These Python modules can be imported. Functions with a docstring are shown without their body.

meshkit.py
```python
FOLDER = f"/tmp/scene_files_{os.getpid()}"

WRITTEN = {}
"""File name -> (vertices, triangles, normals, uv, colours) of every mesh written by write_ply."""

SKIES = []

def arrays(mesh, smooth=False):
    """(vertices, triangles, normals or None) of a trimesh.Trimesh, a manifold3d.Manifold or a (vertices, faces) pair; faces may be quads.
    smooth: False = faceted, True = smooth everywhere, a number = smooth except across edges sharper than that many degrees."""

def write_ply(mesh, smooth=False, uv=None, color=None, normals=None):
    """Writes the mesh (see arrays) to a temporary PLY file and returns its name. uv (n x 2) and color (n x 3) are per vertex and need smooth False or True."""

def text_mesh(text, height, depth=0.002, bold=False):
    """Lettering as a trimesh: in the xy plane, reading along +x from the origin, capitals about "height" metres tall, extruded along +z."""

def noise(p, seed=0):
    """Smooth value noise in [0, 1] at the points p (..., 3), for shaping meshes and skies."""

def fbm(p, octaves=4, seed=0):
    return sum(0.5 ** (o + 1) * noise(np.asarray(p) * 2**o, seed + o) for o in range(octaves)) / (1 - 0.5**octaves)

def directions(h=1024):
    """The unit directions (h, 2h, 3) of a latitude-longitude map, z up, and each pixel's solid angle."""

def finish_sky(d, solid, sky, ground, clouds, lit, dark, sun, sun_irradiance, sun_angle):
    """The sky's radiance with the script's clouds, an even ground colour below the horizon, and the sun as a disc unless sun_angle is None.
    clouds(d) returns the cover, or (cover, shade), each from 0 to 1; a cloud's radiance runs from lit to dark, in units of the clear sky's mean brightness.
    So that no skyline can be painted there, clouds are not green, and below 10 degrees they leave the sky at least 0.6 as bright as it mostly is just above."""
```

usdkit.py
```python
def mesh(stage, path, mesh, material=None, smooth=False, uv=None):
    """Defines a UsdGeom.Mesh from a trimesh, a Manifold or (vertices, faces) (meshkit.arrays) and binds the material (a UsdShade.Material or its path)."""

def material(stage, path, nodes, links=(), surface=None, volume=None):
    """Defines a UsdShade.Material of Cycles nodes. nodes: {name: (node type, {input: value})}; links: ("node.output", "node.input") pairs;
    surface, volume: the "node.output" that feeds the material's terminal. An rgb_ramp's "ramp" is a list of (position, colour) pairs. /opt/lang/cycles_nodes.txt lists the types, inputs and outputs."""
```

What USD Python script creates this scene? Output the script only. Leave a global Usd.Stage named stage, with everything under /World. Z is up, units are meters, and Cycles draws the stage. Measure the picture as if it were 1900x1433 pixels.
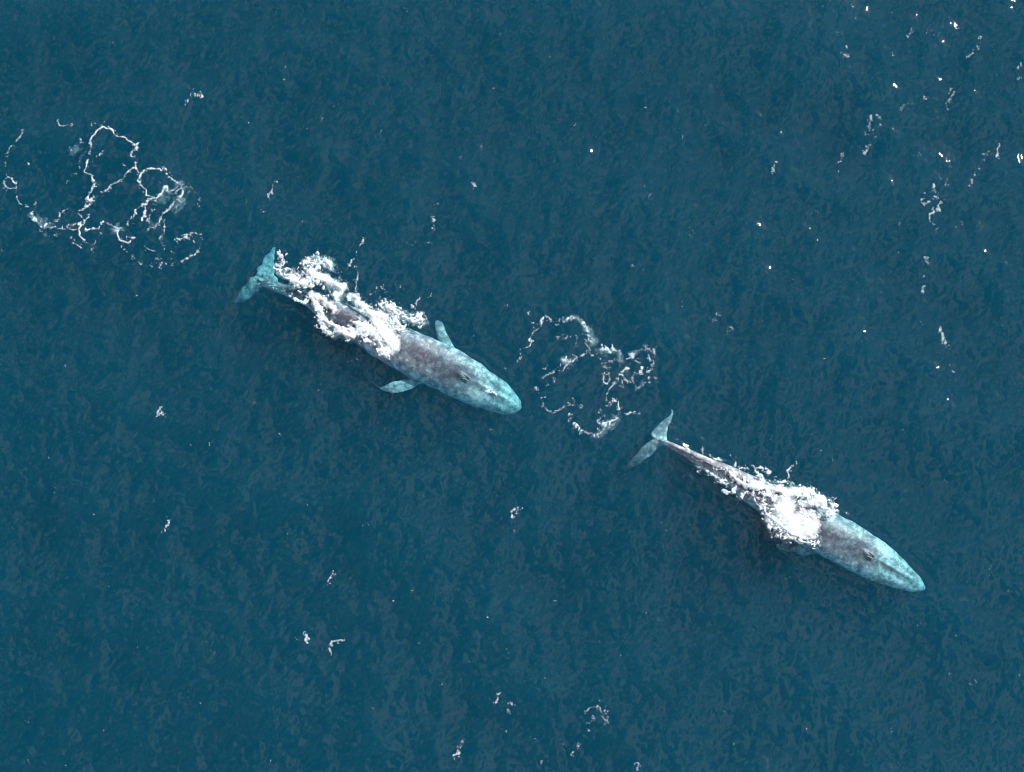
import math, random
import numpy as np, trimesh, manifold3d, usdkit
from scipy.ndimage import map_coordinates, spline_filter
from scipy.spatial import cKDTree
from pxr import Usd, UsdGeom, UsdLux, UsdShade, Sdf, Gf

random.seed(5)
stage = Usd.Stage.CreateInMemory()
UsdGeom.SetStageUpAxis(stage, 'Z')
UsdGeom.SetStageMetersPerUnit(stage, 1.0)
UsdGeom.Xform.Define(stage, '/World')
UsdGeom.Scope.Define(stage, '/World/Looks')

# ------------------------------------------------------------------ camera, sky, sun, exposure
DIST, TILT, HALF_W = 160.0, math.radians(6.0), 40.5      # 81 m of sea across the frame, seen from a plane
EXPOSURE = 0.72
SUN_TO = np.array([0.76, 0.64, 0.64]); SUN_TO /= np.linalg.norm(SUN_TO)
SUN_INTENSITY, SKY_STRENGTH = 1.0, 0.05
EYE = np.array([0, -DIST * math.sin(TILT), DIST * math.cos(TILT)])
cam = UsdGeom.Camera.Define(stage, '/World/camera')
cam.AddTranslateOp().Set(Gf.Vec3d(*EYE))
cam.AddRotateXOp().Set(math.degrees(TILT))
cam.CreateHorizontalApertureAttr(36.0)
cam.CreateVerticalApertureAttr(36.0 * 772 / 1024)
cam.CreateFocalLengthAttr(18.0 * DIST / HALF_W)
cam.CreateClippingRangeAttr(Gf.Vec2f(1, 20000))
cam.CreateExposureAttr(EXPOSURE)

elev, rot = math.asin(SUN_TO[2]), math.atan2(SUN_TO[0], SUN_TO[1])
sky_mat = usdkit.material(stage, '/World/Looks/sky_look', {
    'tc': ('texture_coordinate', {}),
    'sky': ('sky_texture', {'sky_type': 'single_scattering', 'sun_disc': False, 'sun_elevation': elev, 'sun_rotation': rot}),
    'map': ('mapping', {'scale': (2.0, 2.0, 3.5), 'location': (3.1, 0.3, 2.0)}),
    'n': ('noise_texture', {'scale': 2.3, 'detail': 5, 'roughness': 0.5, 'distortion': 0.4}),
    'r': ('rgb_ramp', {'ramp': [(0.0, (0, 0, 0)), (0.485, (0, 0, 0)), (0.68, (1, 1, 1)), (1.0, (1, 1, 1))]}),
    'cl': ('mix_color', {'a': (0, 0, 0), 'b': (8.6, 8.6, 8.7), 'use_clamp': False}),
    'bg': ('background_shader', {'strength': SKY_STRENGTH}),
}, [('tc.generated', 'map.vector'), ('map.vector', 'n.vector'), ('n.fac', 'r.fac'), ('r.color', 'cl.fac'),
    ('sky.color', 'cl.a'), ('cl.result', 'bg.color')], surface='bg.background')
dome = UsdLux.DomeLight.Define(stage, '/World/sky')
dome.CreateIntensityAttr(1.0)
UsdShade.MaterialBindingAPI.Apply(dome.GetPrim()).Bind(sky_mat)
dome.GetPrim().SetCustomDataByKey('kind', 'structure')

sun = UsdLux.DistantLight.Define(stage, '/World/sun')
sun.CreateIntensityAttr(SUN_INTENSITY)
sun.CreateAngleAttr(0.53)
sun.CreateNormalizeAttr(True)
sun.CreateColorAttr(Gf.Vec3f(1.0, 0.99, 0.965))
zax = SUN_TO; xax = np.cross([0, 0, 1.0], zax); xax /= np.linalg.norm(xax); yax = np.cross(zax, xax)
sun.AddTransformOp().Set(Gf.Matrix4d(*xax, 0, *yax, 0, *zax, 0, 0, 0, 0, 1))

# ------------------------------------------------------------------ helpers
def at(px, py, z=0.0):
    """The point at height z that the 1900 x 1433 photograph shows at (px, py)."""
    u = (px - 950.0) / 950.0 * HALF_W / DIST
    v = (716.5 - py) / 950.0 * HALF_W / DIST
    d = np.array([u, math.sin(TILT) + v * math.cos(TILT), -math.cos(TILT) + v * math.sin(TILT)])
    return EYE + d * ((z - EYE[2]) / d[2])

PX = HALF_W / 950.0            # metres per photo pixel, near the middle
used = {}
def numbered(name):
    k = used.get(name, 0); used[name] = k + 1
    return name if k == 0 else f'{name}_{k:03d}'

def tag(p, **kw):
    for k, v in kw.items():
        if v: p.SetCustomDataByKey(k, v)
    return p

def thing(name, label, category, loc, group=None, kind=None):
    x = UsdGeom.Xform.Define(stage, '/World/' + numbered(name))
    x.AddTranslateOp().Set(Gf.Vec3d(*map(float, loc)))
    tag(x.GetPrim(), label=label, category=category, group=group, kind=kind)
    return x.GetPrim(), np.array(loc, float)

part_names = {}
def part(parent, name, mesh, mat, kind=None, label=None, smooth=True):
    prim, loc = parent
    key = (str(prim.GetPath()), name)
    k = part_names.get(key, 0); part_names[key] = k + 1
    v, f = mesh
    m = usdkit.mesh(stage, f'{prim.GetPath()}/{name}' + (f'_{k:03d}' if k else ''), (v - loc, f), mat, smooth=smooth)
    tag(m.GetPrim(), kind=kind, label=label)
    return m

tables = {}
def vnoise(x, y, seed):
    """Smooth value noise in 0..1 on the plane."""
    if seed not in tables: tables[seed] = spline_filter(np.random.default_rng(seed).random((256, 256)), 3, mode='grid-wrap').astype(np.float64)
    return map_coordinates(tables[seed], [np.asarray(y) % 256, np.asarray(x) % 256], order=3, mode='grid-wrap', prefilter=False)

def fbm2(x, y, seed, octaves=4):
    return sum(0.5 ** (o + 1) * vnoise(x * 2 ** o + 17.3 * o, y * 2 ** o + 5.1 * o, seed + o) for o in range(octaves)) / (1 - 0.5 ** octaves)

# ------------------------------------------------------------------ the sea surface: a wind sea from its spectrum
N, LTILE = 1024, 102.4
WIND = math.radians(-28.0)      # the way the waves run, towards the lower right of the picture
rng = np.random.default_rng(11)
k1 = np.fft.fftfreq(N, LTILE / N) * 2 * np.pi
KX, KY = np.meshgrid(k1, k1)
K = np.hypot(KX, KY); K[0, 0] = 1e-6
def spectrum(peak, amp, spread, seed, ang, fall=3.65, cut=0.035):
    r = np.random.default_rng(seed)
    kp = 2 * np.pi / peak
    c = (KX * math.cos(ang) + KY * math.sin(ang)) / K
    S = K ** -fall * np.exp(-1.25 * (kp / K) ** 2) * (spread + (1 - spread) * np.abs(c) ** 4) * np.exp(-(K * cut) ** 2)
    S[0, 0] = 0
    a = np.sqrt(S) * (r.normal(size=K.shape) + 1j * r.normal(size=K.shape))
    h = np.fft.ifft2(a).real
    return np.fft.fft2(h / h.std() * amp)
H_long = spectrum(9.0, 0.088, 0.22, 3, WIND, 4.2)
H_long = H_long + spectrum(17.0, 0.10, 0.15, 8, math.radians(75.0), 4.6)
H_short = spectrum(2.2, 0.023, 0.45, 4, WIND + 0.35, 4.6, 0.05)
H_fine = spectrum(0.75, 0.0042, 0.5, 9, WIND - 0.5, 4.2, 0.03)
H_short = H_short + H_fine
def fields(Hk, chop):
    h = np.fft.ifft2(Hk).real
    dx = np.fft.ifft2(1j * KX / K * Hk).real * chop
    dy = np.fft.ifft2(1j * KY / K * Hk).real * chop
    return np.stack([h, dx, dy])
0 and print('slopes', np.std(np.gradient(np.fft.ifft2(H_long).real, LTILE / N)[1]), np.std(np.gradient(np.fft.ifft2(H_short).real, LTILE / N)[1]))
F_long, F_short = fields(H_long, 0.7), fields(H_short, 0.6)

CALM = [(150, 330, 110, 75, .75), (300, 440, 60, 38, .7), (740, 470, 85, 50, .65), (1040, 670, 60, 62, .85), (1090, 710, 50, 45, .7), (1180, 690, 50, 40, .5),
        (620, 560, 120, 60, .5), (860, 700, 110, 60, .45), (1420, 930, 110, 70, .5), (1600, 1040, 100, 55, .45)]
CALM = [(at(x, y), rx * PX, ry * PX, s) for x, y, rx, ry, s in CALM]

BODIES = [[(490, 520, 0.5), (560, 545, 0.8), (660, 600, 1.2), (760, 655, 1.8), (870, 705, 1.7), (950, 750, 0.9)],
          [(1235, 820, 0.3), (1320, 865, 0.6), (1440, 930, 1.4), (1540, 985, 1.9), (1640, 1045, 1.5), (1705, 1090, 0.7)]]
BODIES = [np.array([[*at(x, y)[:2], w] for x, y, w in b]) for b in BODIES]
def ripples(x, y):
    """Small waves pushed outward along both whales, and round the edges of their footprints."""
    h = np.zeros_like(x)
    for b in BODIES:
        near = (x > b[:, 0].min() - 6) & (x < b[:, 0].max() + 6) & (y > b[:, 1].min() - 6) & (y < b[:, 1].max() + 6)
        px, py = x[near], y[near]
        d = np.full(px.shape, 99.0)
        for (ax, ay, aw), (bx, by, bw) in zip(b[:-1], b[1:]):
            t = np.clip(((px - ax) * (bx - ax) + (py - ay) * (by - ay)) / ((bx - ax) ** 2 + (by - ay) ** 2), 0, 1)
            d = np.minimum(d, np.hypot(px - ax - t * (bx - ax), py - ay - t * (by - ay)) - (aw + t * (bw - aw)))
        e = np.clip(d, 0, None) + 0.5 * fbm2(px * 0.7 + 30, py * 0.7 + 30, 61, 3)
        h[near] += 0.05 * np.sin(2 * np.pi * e / 0.95) * np.exp(-e / 1.6) * np.clip(d / 0.3 + 1, 0, 1) * vnoise(px * 0.5 + 50, py * 0.5 + 50, 62) * 1.6
    for c, rx, ry, s in CALM[:6]:
        near = (np.abs(x - c[0]) < 2.0 * rx) & (np.abs(y - c[1]) < 2.0 * ry)
        px, py = x[near], y[near]
        d = (np.sqrt(((px - c[0]) / rx) ** 2 + ((py - c[1]) / ry) ** 2) - 0.75) * min(rx, ry) + 1.2 * fbm2(px * 0.35 + 10, py * 0.35 + 20, 63, 3)
        h[near] += 0.022 * s * np.sin(2 * np.pi * d / 1.3) * np.exp(-(d / 1.6) ** 2)
    return h

def sample(F, x, y, order=1):
    i, j = (y / LTILE * N) % N, (x / LTILE * N) % N
    return np.stack([map_coordinates(c, [i, j], order=order, mode='grid-wrap') for c in F])

def wave(x, y, order=1):
    """Height and sideways shift of the water particle that rests at (x, y)."""
    calm = np.zeros_like(x)
    for c, rx, ry, s in CALM:
        d = np.sqrt(((x - c[0]) / rx) ** 2 + ((y - c[1]) / ry) ** 2)
        calm = np.maximum(calm, s * np.clip(1.35 - d, 0, 1) ** 0.7)
    gust = 0.72 + 0.55 * np.clip(fbm2(x / 14.0 + 40, y / 14.0 + 40, 71, 3), 0, 1)
    far = np.clip((130 - np.maximum(np.abs(x), np.abs(y))) / 60, 0, 1)
    out = (sample(F_long, x, y, order) * (1 - 0.6 * calm) + sample(F_short, x, y, order) * gust * (1 - calm)) * far
    out[0] += ripples(x, y)
    return out

def sea(x, y):
    """Height of the water surface over the points (x, y)."""
    x0, y0 = x.copy(), y.copy()
    for _ in range(4):
        w = wave(x0, y0)
        x0, y0 = x - w[1], y - w[2]
    return wave(x0, y0)[0]

def axis(lo, hi, step, far):
    core = np.arange(lo, hi + step / 2, step)
    out, d, tail = step, step, []
    s = 0
    while s < far:
        d *= 1.32; s += d; tail.append(s)
    tail = np.array(tail)
    return np.concatenate([lo - tail[::-1], core, hi + tail])
gx, gy = axis(-46.0, 46.0, 0.1, 2500.0), axis(-37.5, 40.0, 0.1, 2500.0)
X, Y = np.meshgrid(gx, gy)
W = wave(X, Y, 1)
V = np.stack([X + W[1], Y + W[2], W[0]], -1).reshape(-1, 3)
ny, nx = X.shape
idx = np.arange(ny * nx).reshape(ny, nx)
quads = np.stack([idx[:-1, :-1], idx[:-1, 1:], idx[1:, 1:], idx[1:, :-1]], -1).reshape(-1, 4)
ring = np.concatenate([idx[0, :], idx[1:, -1], idx[-1, -2::-1], idx[-2:0:-1, 0]])
low = V[ring].copy(); low[:, 2] = -70.0
base = len(V) + np.arange(len(ring))
skirt = np.stack([ring, base, np.roll(base, -1), np.roll(ring, -1)], -1)
centre = len(V) + len(ring)
V = np.vstack([V, low, [[0, 0, -70.0]]])
T = np.vstack([quads[:, [0, 1, 2]], quads[:, [0, 2, 3]], skirt[:, [0, 1, 2]], skirt[:, [0, 2, 3]],
               np.stack([np.roll(base, -1), base, np.full(len(base), centre)], -1)])

WATER_SCATTER = (0.0003, 0.0455, 0.0735)
WATER_ABSORB = (0.42, 0.120, 0.085)
water_mat = usdkit.material(stage, '/World/Looks/sea_water_look', {
    'lw': ('layer_weight', {'blend': 0.5}),
    'pw': ('math', {'math_type': 'power', 'value2': 5.0}),
    'fr': ('math', {'math_type': 'multiply_add', 'value2': 0.95, 'value3': 0.052}),
    'tr': ('transparent_bsdf', {'color': (1, 1, 1)}),
    'gl': ('glossy_bsdf', {'color': (1, 1, 1), 'roughness': 0.15, 'distribution': 'beckmann'}),
    'mix': ('mix_closure', {}),
    'vol': ('volume_coefficients', {'scatter_coeffs': WATER_SCATTER, 'absorption_coeffs': WATER_ABSORB, 'anisotropy': 0.0, 'phase': 'Henyey-Greenstein'}),
}, [('lw.facing', 'pw.value1'), ('pw.value', 'fr.value1'), ('fr.value', 'mix.fac'), ('tr.BSDF', 'mix.closure1'), ('gl.BSDF', 'mix.closure2')],
    surface='mix.closure', volume='vol.volume')
m = usdkit.mesh(stage, '/World/sea_water', (V, T), water_mat, smooth=True)
tag(m.GetPrim(), kind='structure', label='deep blue open sea with small wind waves', category='sea')

bed_mat = usdkit.material(stage, '/World/Looks/sea_bed_look', {
    'n': ('noise_texture', {'scale': 0.05, 'detail': 4}), 'r': ('rgb_ramp', {'ramp': [(0.3, (0.05, 0.05, 0.045)), (0.7, (0.12, 0.11, 0.09))]}),
    'b': ('principled_bsdf', {'roughness': 0.9})}, [('n.fac', 'r.fac'), ('r.color', 'b.base_color')], surface='b.BSDF')
bx = np.linspace(-2400, 2400, 40); BX, BY = np.meshgrid(bx, bx)
bz = -62 + 3 * fbm2(BX / 300 + 90, BY / 300 + 90, 5)
bi = np.arange(1600).reshape(40, 40)
m = usdkit.mesh(stage, '/World/sea_bed', (np.stack([BX, BY, bz], -1).reshape(-1, 3), np.stack([bi[:-1, :-1], bi[:-1, 1:], bi[1:, 1:], bi[1:, :-1]], -1).reshape(-1, 4)), bed_mat, smooth=True)
tag(m.GetPrim(), kind='structure')

# ------------------------------------------------------------------ whales
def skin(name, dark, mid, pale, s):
    """Mottled blue grey hide: darker along the spine and behind the blowholes, blotched with pale spots (partly the hide's own pattern, partly caustic light painted in)."""
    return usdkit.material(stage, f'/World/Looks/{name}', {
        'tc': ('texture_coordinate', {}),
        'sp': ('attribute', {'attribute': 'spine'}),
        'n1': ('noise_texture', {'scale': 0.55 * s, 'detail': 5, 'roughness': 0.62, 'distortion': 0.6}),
        'n2': ('noise_texture', {'scale': 3.4 * s, 'detail': 4, 'roughness': 0.65, 'distortion': 0.9}),  # crisp mottle: natural blotches plus painted caustic patches
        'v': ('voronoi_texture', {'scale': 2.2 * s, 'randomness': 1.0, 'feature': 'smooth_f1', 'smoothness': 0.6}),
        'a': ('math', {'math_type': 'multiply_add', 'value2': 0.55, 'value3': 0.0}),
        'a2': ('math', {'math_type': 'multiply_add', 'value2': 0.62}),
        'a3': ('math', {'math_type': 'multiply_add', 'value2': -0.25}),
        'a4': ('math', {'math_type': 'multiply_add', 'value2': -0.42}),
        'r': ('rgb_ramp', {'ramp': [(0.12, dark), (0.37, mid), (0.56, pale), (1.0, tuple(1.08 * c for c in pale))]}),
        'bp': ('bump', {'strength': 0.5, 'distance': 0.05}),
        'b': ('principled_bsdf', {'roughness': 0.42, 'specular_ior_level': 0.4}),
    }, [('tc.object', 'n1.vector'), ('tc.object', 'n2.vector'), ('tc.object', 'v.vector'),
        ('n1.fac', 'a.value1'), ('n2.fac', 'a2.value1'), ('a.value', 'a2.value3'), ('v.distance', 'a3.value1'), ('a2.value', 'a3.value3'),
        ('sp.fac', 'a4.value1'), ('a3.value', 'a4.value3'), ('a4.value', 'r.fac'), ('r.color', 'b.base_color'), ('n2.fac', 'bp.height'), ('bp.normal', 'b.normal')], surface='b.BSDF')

def catmull(P, n):
    """A smooth curve of n points through the rows of P."""
    P = np.asarray(P, float)
    from scipy.interpolate import PchipInterpolator, CubicSpline
    t = np.concatenate([[0], np.cumsum(np.linalg.norm(np.diff(P[:, :2], axis=0), axis=1))]); t /= t[-1]
    u = np.linspace(0, 1, n)
    return np.stack([PchipInterpolator(t, P[:, k])(u) for k in range(P.shape[1])], 1) if P.shape[1] > 3 else np.stack([CubicSpline(t, P[:, k])(u) for k in range(P.shape[1])], 1)

def blade(edge_a, edge_b, thick, n=24):
    """A fin: edge_a and edge_b run from root to tip, thick is the fin's half thickness from root to tip."""
    A, B = catmull(edge_a, n), catmull(edge_b, n)
    th = np.interp(np.linspace(0, 1, n), np.linspace(0, 1, len(thick)), thick)
    rings, M = [], 16
    for a, b, t in zip(A, B, th):
        c, r = (a + b) / 2, (b - a) / 2
        up = np.array([0, 0, 1.0]) if abs(r[2]) < 0.7 * np.linalg.norm(r) + 1e-9 else np.array([0.5, 0.85, 0])
        for q in np.arange(M) * 2 * np.pi / M:
            rings.append(c + r * math.cos(q) + up * t * math.sin(q) * (0.75 + 0.25 * math.cos(q)))
    return closed_loft(np.array(rings).reshape(n, M, 3))

def closed_loft(R):
    n, M, _ = R.shape
    v = np.vstack([R.reshape(-1, 3), R[0].mean(0), R[-1].mean(0)])
    f = []
    for i in range(n - 1):
        for j in range(M):
            a, b, c, d = i * M + j, i * M + (j + 1) % M, (i + 1) * M + (j + 1) % M, (i + 1) * M + j
            f += [[a, b, c], [a, c, d]]
    for j in range(M):
        f += [[n * M, (j + 1) % M, j], [n * M + 1, (n - 1) * M + j, (n - 1) * M + (j + 1) % M]]
    m = trimesh.Trimesh(v, f, process=False)
    if m.volume < 0: m.invert()
    return m

def solid(m):
    return manifold3d.Manifold(manifold3d.Mesh(np.asarray(m.vertices, np.float32), np.asarray(m.faces, np.uint32)))

def build_whale(spine, fins, label, mat, seed, fluke_dark):
    """spine: rows (px, py, z of the back, half width in m, height above the axis, depth below it) from tail to snout, in photo pixels."""
    S = []
    for px, py, z, hw, up, dn in spine:
        p = at(px, py, z - up)
        S.append([p[0], p[1], p[2], hw, up, dn])
    C = catmull(S, 130)
    tang = np.gradient(C[:, :2], axis=0); tang /= np.linalg.norm(tang, axis=1, keepdims=True)
    side = np.stack([-tang[:, 1], tang[:, 0]], 1)
    M, R = 44, []
    u = np.linspace(0, 1, len(C))
    for (x, y, z, hw, up, dn), sd, uu in zip(C, side, u):
        head = np.clip((uu - 0.70) / 0.16, 0, 1)                    # flat broad rostrum
        tail = np.clip((0.30 - uu) / 0.25, 0, 1)                    # deep narrow tail stock with a keel
        for q in np.arange(M) * 2 * np.pi / M:
            c, s = math.cos(q), math.sin(q)
            e = 1 - 0.22 * head if s > 0 else 1.0
            lat = math.copysign(abs(c) ** e, c) * hw
            vert = (up if s > 0 else dn) * math.copysign(abs(s) ** (1 + 0.45 * tail), s)
            if s > 0:
                ridge = math.exp(-(lat / 0.16) ** 2)
                vert += ridge * (0.09 * math.exp(-((uu - 0.90) / 0.075) ** 2) + 0.16 * math.exp(-((uu - 0.775) / 0.022) ** 2) + 0.10 * tail)
                vert -= 0.08 * math.exp(-((abs(lat) - 0.42) / 0.2) ** 2) * math.exp(-((uu - 0.89) / 0.08) ** 2)
            R.append([x + sd[0] * lat, y + sd[1] * lat, z + vert])
    body = solid(closed_loft(np.array(R).reshape(len(C), M, 3)))
    for f in fins:
        body = body + solid(f)
    body = body.refine_to_length(0.12)
    mm = body.to_mesh()
    t = trimesh.Trimesh(mm.vert_properties[:, :3], mm.tri_verts, process=True)
    trimesh.smoothing.filter_taubin(t, lamb=0.5, nu=0.53, iterations=8)
    v = np.array(t.vertices)
    v += t.vertex_normals * (0.05 * (fbm2(v[:, 0] * 0.9 + 50, v[:, 1] * 0.9 + 50, seed, 3) - 0.5))[:, None]
    # the hide's outline shimmers a little with the waves above it
    depth = np.clip(-v[:, 2], 0, 2.2)
    e = 0.15
    gx_ = (sea(v[:, 0] + e, v[:, 1]) - sea(v[:, 0] - e, v[:, 1])) / (2 * e); gy_ = (sea(v[:, 0], v[:, 1] + e) - sea(v[:, 0], v[:, 1] - e)) / (2 * e)
    tree = cKDTree(C[:, :2])
    far_out, fi = tree.query(v[:, :2])
    wob = 0.26 + 0.08 * (far_out > 1.2 * C[fi, 3])
    v[:, 0] += wob * depth * gx_; v[:, 1] += wob * depth * gy_
    _, i = tree.query(v[:, :2])
    lat = np.abs(((v[:, :2] - C[i, :2]) * side[i]).sum(1))
    rel = np.clip(lat / np.maximum(C[i, 3], 0.3), 0, 1.5)
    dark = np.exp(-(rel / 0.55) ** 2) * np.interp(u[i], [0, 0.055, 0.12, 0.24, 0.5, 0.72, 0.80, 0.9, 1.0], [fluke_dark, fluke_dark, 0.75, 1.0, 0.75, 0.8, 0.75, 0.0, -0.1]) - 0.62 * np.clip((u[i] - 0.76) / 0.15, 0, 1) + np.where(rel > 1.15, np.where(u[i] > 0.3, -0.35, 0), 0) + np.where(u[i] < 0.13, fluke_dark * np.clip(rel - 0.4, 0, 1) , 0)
    dark = np.maximum(dark, 0.6 * np.exp(-(lat / 0.12) ** 2) * np.interp(u[i], [0.74, 0.78, 0.93, 0.97], [0, 1, 0.9, 0]))  # shading of the head ridge painted as a dark line, blowholes to snout
    root = at(spine[len(spine) // 2][0], spine[len(spine) // 2][1], 0)
    w = thing('blue_whale', label, 'whale', root)
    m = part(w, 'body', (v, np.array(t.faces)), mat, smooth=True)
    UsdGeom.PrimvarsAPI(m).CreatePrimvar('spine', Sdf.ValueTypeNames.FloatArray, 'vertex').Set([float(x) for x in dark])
    # the pair of blowholes: two slits in front of the splash guard
    k = int(0.787 * len(C)); c, td, sd = C[k], np.append(tang[k], 0), np.append(side[k], 0)
    top = c[:3] + [0, 0, c[4]]
    for sgn in (-1, 1):
        a = [top + td * s - [0, 0, 0.02] + sd * sgn * (0.07 + 0.05 * (0.3 - s)) + [0, 0, 0.12] for s in (-0.28, 0, 0.30)]
        b = [top + td * s - [0, 0, 0.02] + sd * sgn * (0.16 + 0.10 * (0.3 - s)) + [0, 0, 0.12] for s in (-0.28, 0, 0.30)]
        bl = blade(a, b, [0.05, 0.09, 0.04], 8)
        part(w, 'blowhole', (np.array(bl.vertices), np.array(bl.faces)), blow_mat)
    def top_z(x, y):
        d, i = tree.query(np.stack([x, y], -1).reshape(-1, 2))
        lat = ((np.stack([x, y], -1).reshape(-1, 2) - C[i, :2]) * side[i]).sum(1)
        along = ((np.stack([x, y], -1).reshape(-1, 2) - C[i, :2]) * tang[i]).sum(1)
        z = C[i, 2] + C[i, 4] * np.sqrt(np.clip(1 - (lat / C[i, 3]) ** 2, 0, 1))
        z[(np.abs(lat) >= C[i, 3]) | (np.abs(along) > 0.4)] = -50
        return z.reshape(np.shape(x))
    return top_z

blow_mat = usdkit.material(stage, '/World/Looks/blowhole_look', {'b': ('principled_bsdf', {'base_color': (0.16, 0.17, 0.19), 'roughness': 0.4})}, surface='b.BSDF')
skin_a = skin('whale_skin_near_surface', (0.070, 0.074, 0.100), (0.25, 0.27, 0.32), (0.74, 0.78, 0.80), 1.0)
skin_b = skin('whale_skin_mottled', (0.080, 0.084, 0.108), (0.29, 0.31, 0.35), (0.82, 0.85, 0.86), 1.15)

za = lambda x, y: (420 + x / 3.276, 440 + y / 3.276)          # close view of the upper left whale
zb = lambda x, y: (1150 + x / 3.167, 740 + y / 3.167)         # close view of the lower right whale
def P3(z0, pts):
    return np.array([at(*z0(x, y), z) for x, y, z in pts])

spine_a = [(*za(x, y), z, hw, up, dn) for x, y, z, hw, up, dn in [
    (190, 262, -1.42, 0.10, 0.10, 0.10), (260, 285, -1.25, 0.30, 0.26, 0.35), (350, 318, -0.95, 0.42, 0.42, 0.55), (480, 365, -0.35, 0.62, 0.6, 0.9),
    (620, 440, 0.02, 0.92, 0.85, 1.2), (760, 520, 0.12, 1.25, 1.05, 1.5), (900, 592, 0.12, 1.52, 1.15, 1.75), (1050, 668, 0.02, 1.72, 1.2, 1.9),
    (1200, 740, -0.12, 1.85, 1.2, 1.95), (1350, 808, -0.35, 1.84, 1.12, 1.85), (1470, 872, -0.60, 1.72, 1.0, 1.6), (1580, 930, -0.90, 1.52, 0.85, 1.25),
    (1680, 986, -1.20, 1.18, 0.65, 0.9), (1745, 1023, -1.42, 0.80, 0.45, 0.6), (1772, 1038, -1.55, 0.46, 0.28, 0.35), (1786, 1046, -1.75, 0.12, 0.08, 0.1)]]
fins_a = [
    # tail flukes: leading edge, trailing edge, root to tip
    blade(P3(za, [(330, 300, -1.5), (300, 215, -1.7), (303, 140, -1.9), (297, 66, -2.3)]), P3(za, [(175, 262, -1.5), (190, 215, -1.7), (230, 140, -1.9), (284, 68, -2.3)]), [0.17, 0.14, 0.08, 0.02]),
    blade(P3(za, [(330, 280, -1.5), (232, 300, -1.6), (150, 364, -1.9), (58, 402, -2.6)]), P3(za, [(175, 250, -1.5), (150, 262, -1.6), (104, 318, -1.9), (46, 392, -2.6)]), [0.17, 0.14, 0.08, 0.02]),
    # flippers
    blade(P3(za, [(1450, 700, -1.45), (1378, 655, -1.35), (1340, 572, -1.25), (1280, 498, -1.3)]), P3(za, [(1330, 700, -1.45), (1288, 628, -1.35), (1272, 570, -1.25), (1270, 506, -1.3)]), [0.30, 0.20, 0.12, 0.03]),
    blade(P3(za, [(1330, 900, -1.5), (1190, 890, -1.4), (1060, 940, -1.25), (943, 930, -1.3)]), P3(za, [(1230, 820, -1.5), (1130, 858, -1.4), (1040, 876, -1.25), (936, 916, -1.3)]), [0.30, 0.20, 0.12, 0.03]),
]
spine_b = [(*zb(x, y), z, hw, up, dn) for x, y, z, hw, up, dn in [
    (228, 242, -0.62, 0.08, 0.10, 0.10), (262, 256, -0.30, 0.18, 0.25, 0.30), (330, 288, 0.02, 0.27, 0.42, 0.50), (420, 332, 0.16, 0.38, 0.62, 0.75), (520, 386, 0.24, 0.52, 0.8, 1.0),
    (640, 450, 0.26, 0.76, 0.95, 1.2), (780, 535, 0.20, 1.08, 1.1, 1.5), (920, 620, 0.18, 1.42, 1.2, 1.75), (1060, 705, 0.14, 1.70, 1.25, 1.95), (1200, 785, -0.02, 1.84, 1.25, 2.0),
    (1330, 855, -0.28, 1.84, 1.2, 1.9), (1460, 925, -0.50, 1.70, 1.05, 1.65), (1570, 990, -0.75, 1.45, 0.85, 1.25), (1670, 1046, -0.98, 1.10, 0.65, 0.9), (1740, 1086, -1.18, 0.72, 0.42, 0.55),
    (1770, 1103, -1.30, 0.42, 0.26, 0.32), (1788, 1113, -1.5, 0.12, 0.08, 0.1)]]
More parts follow.
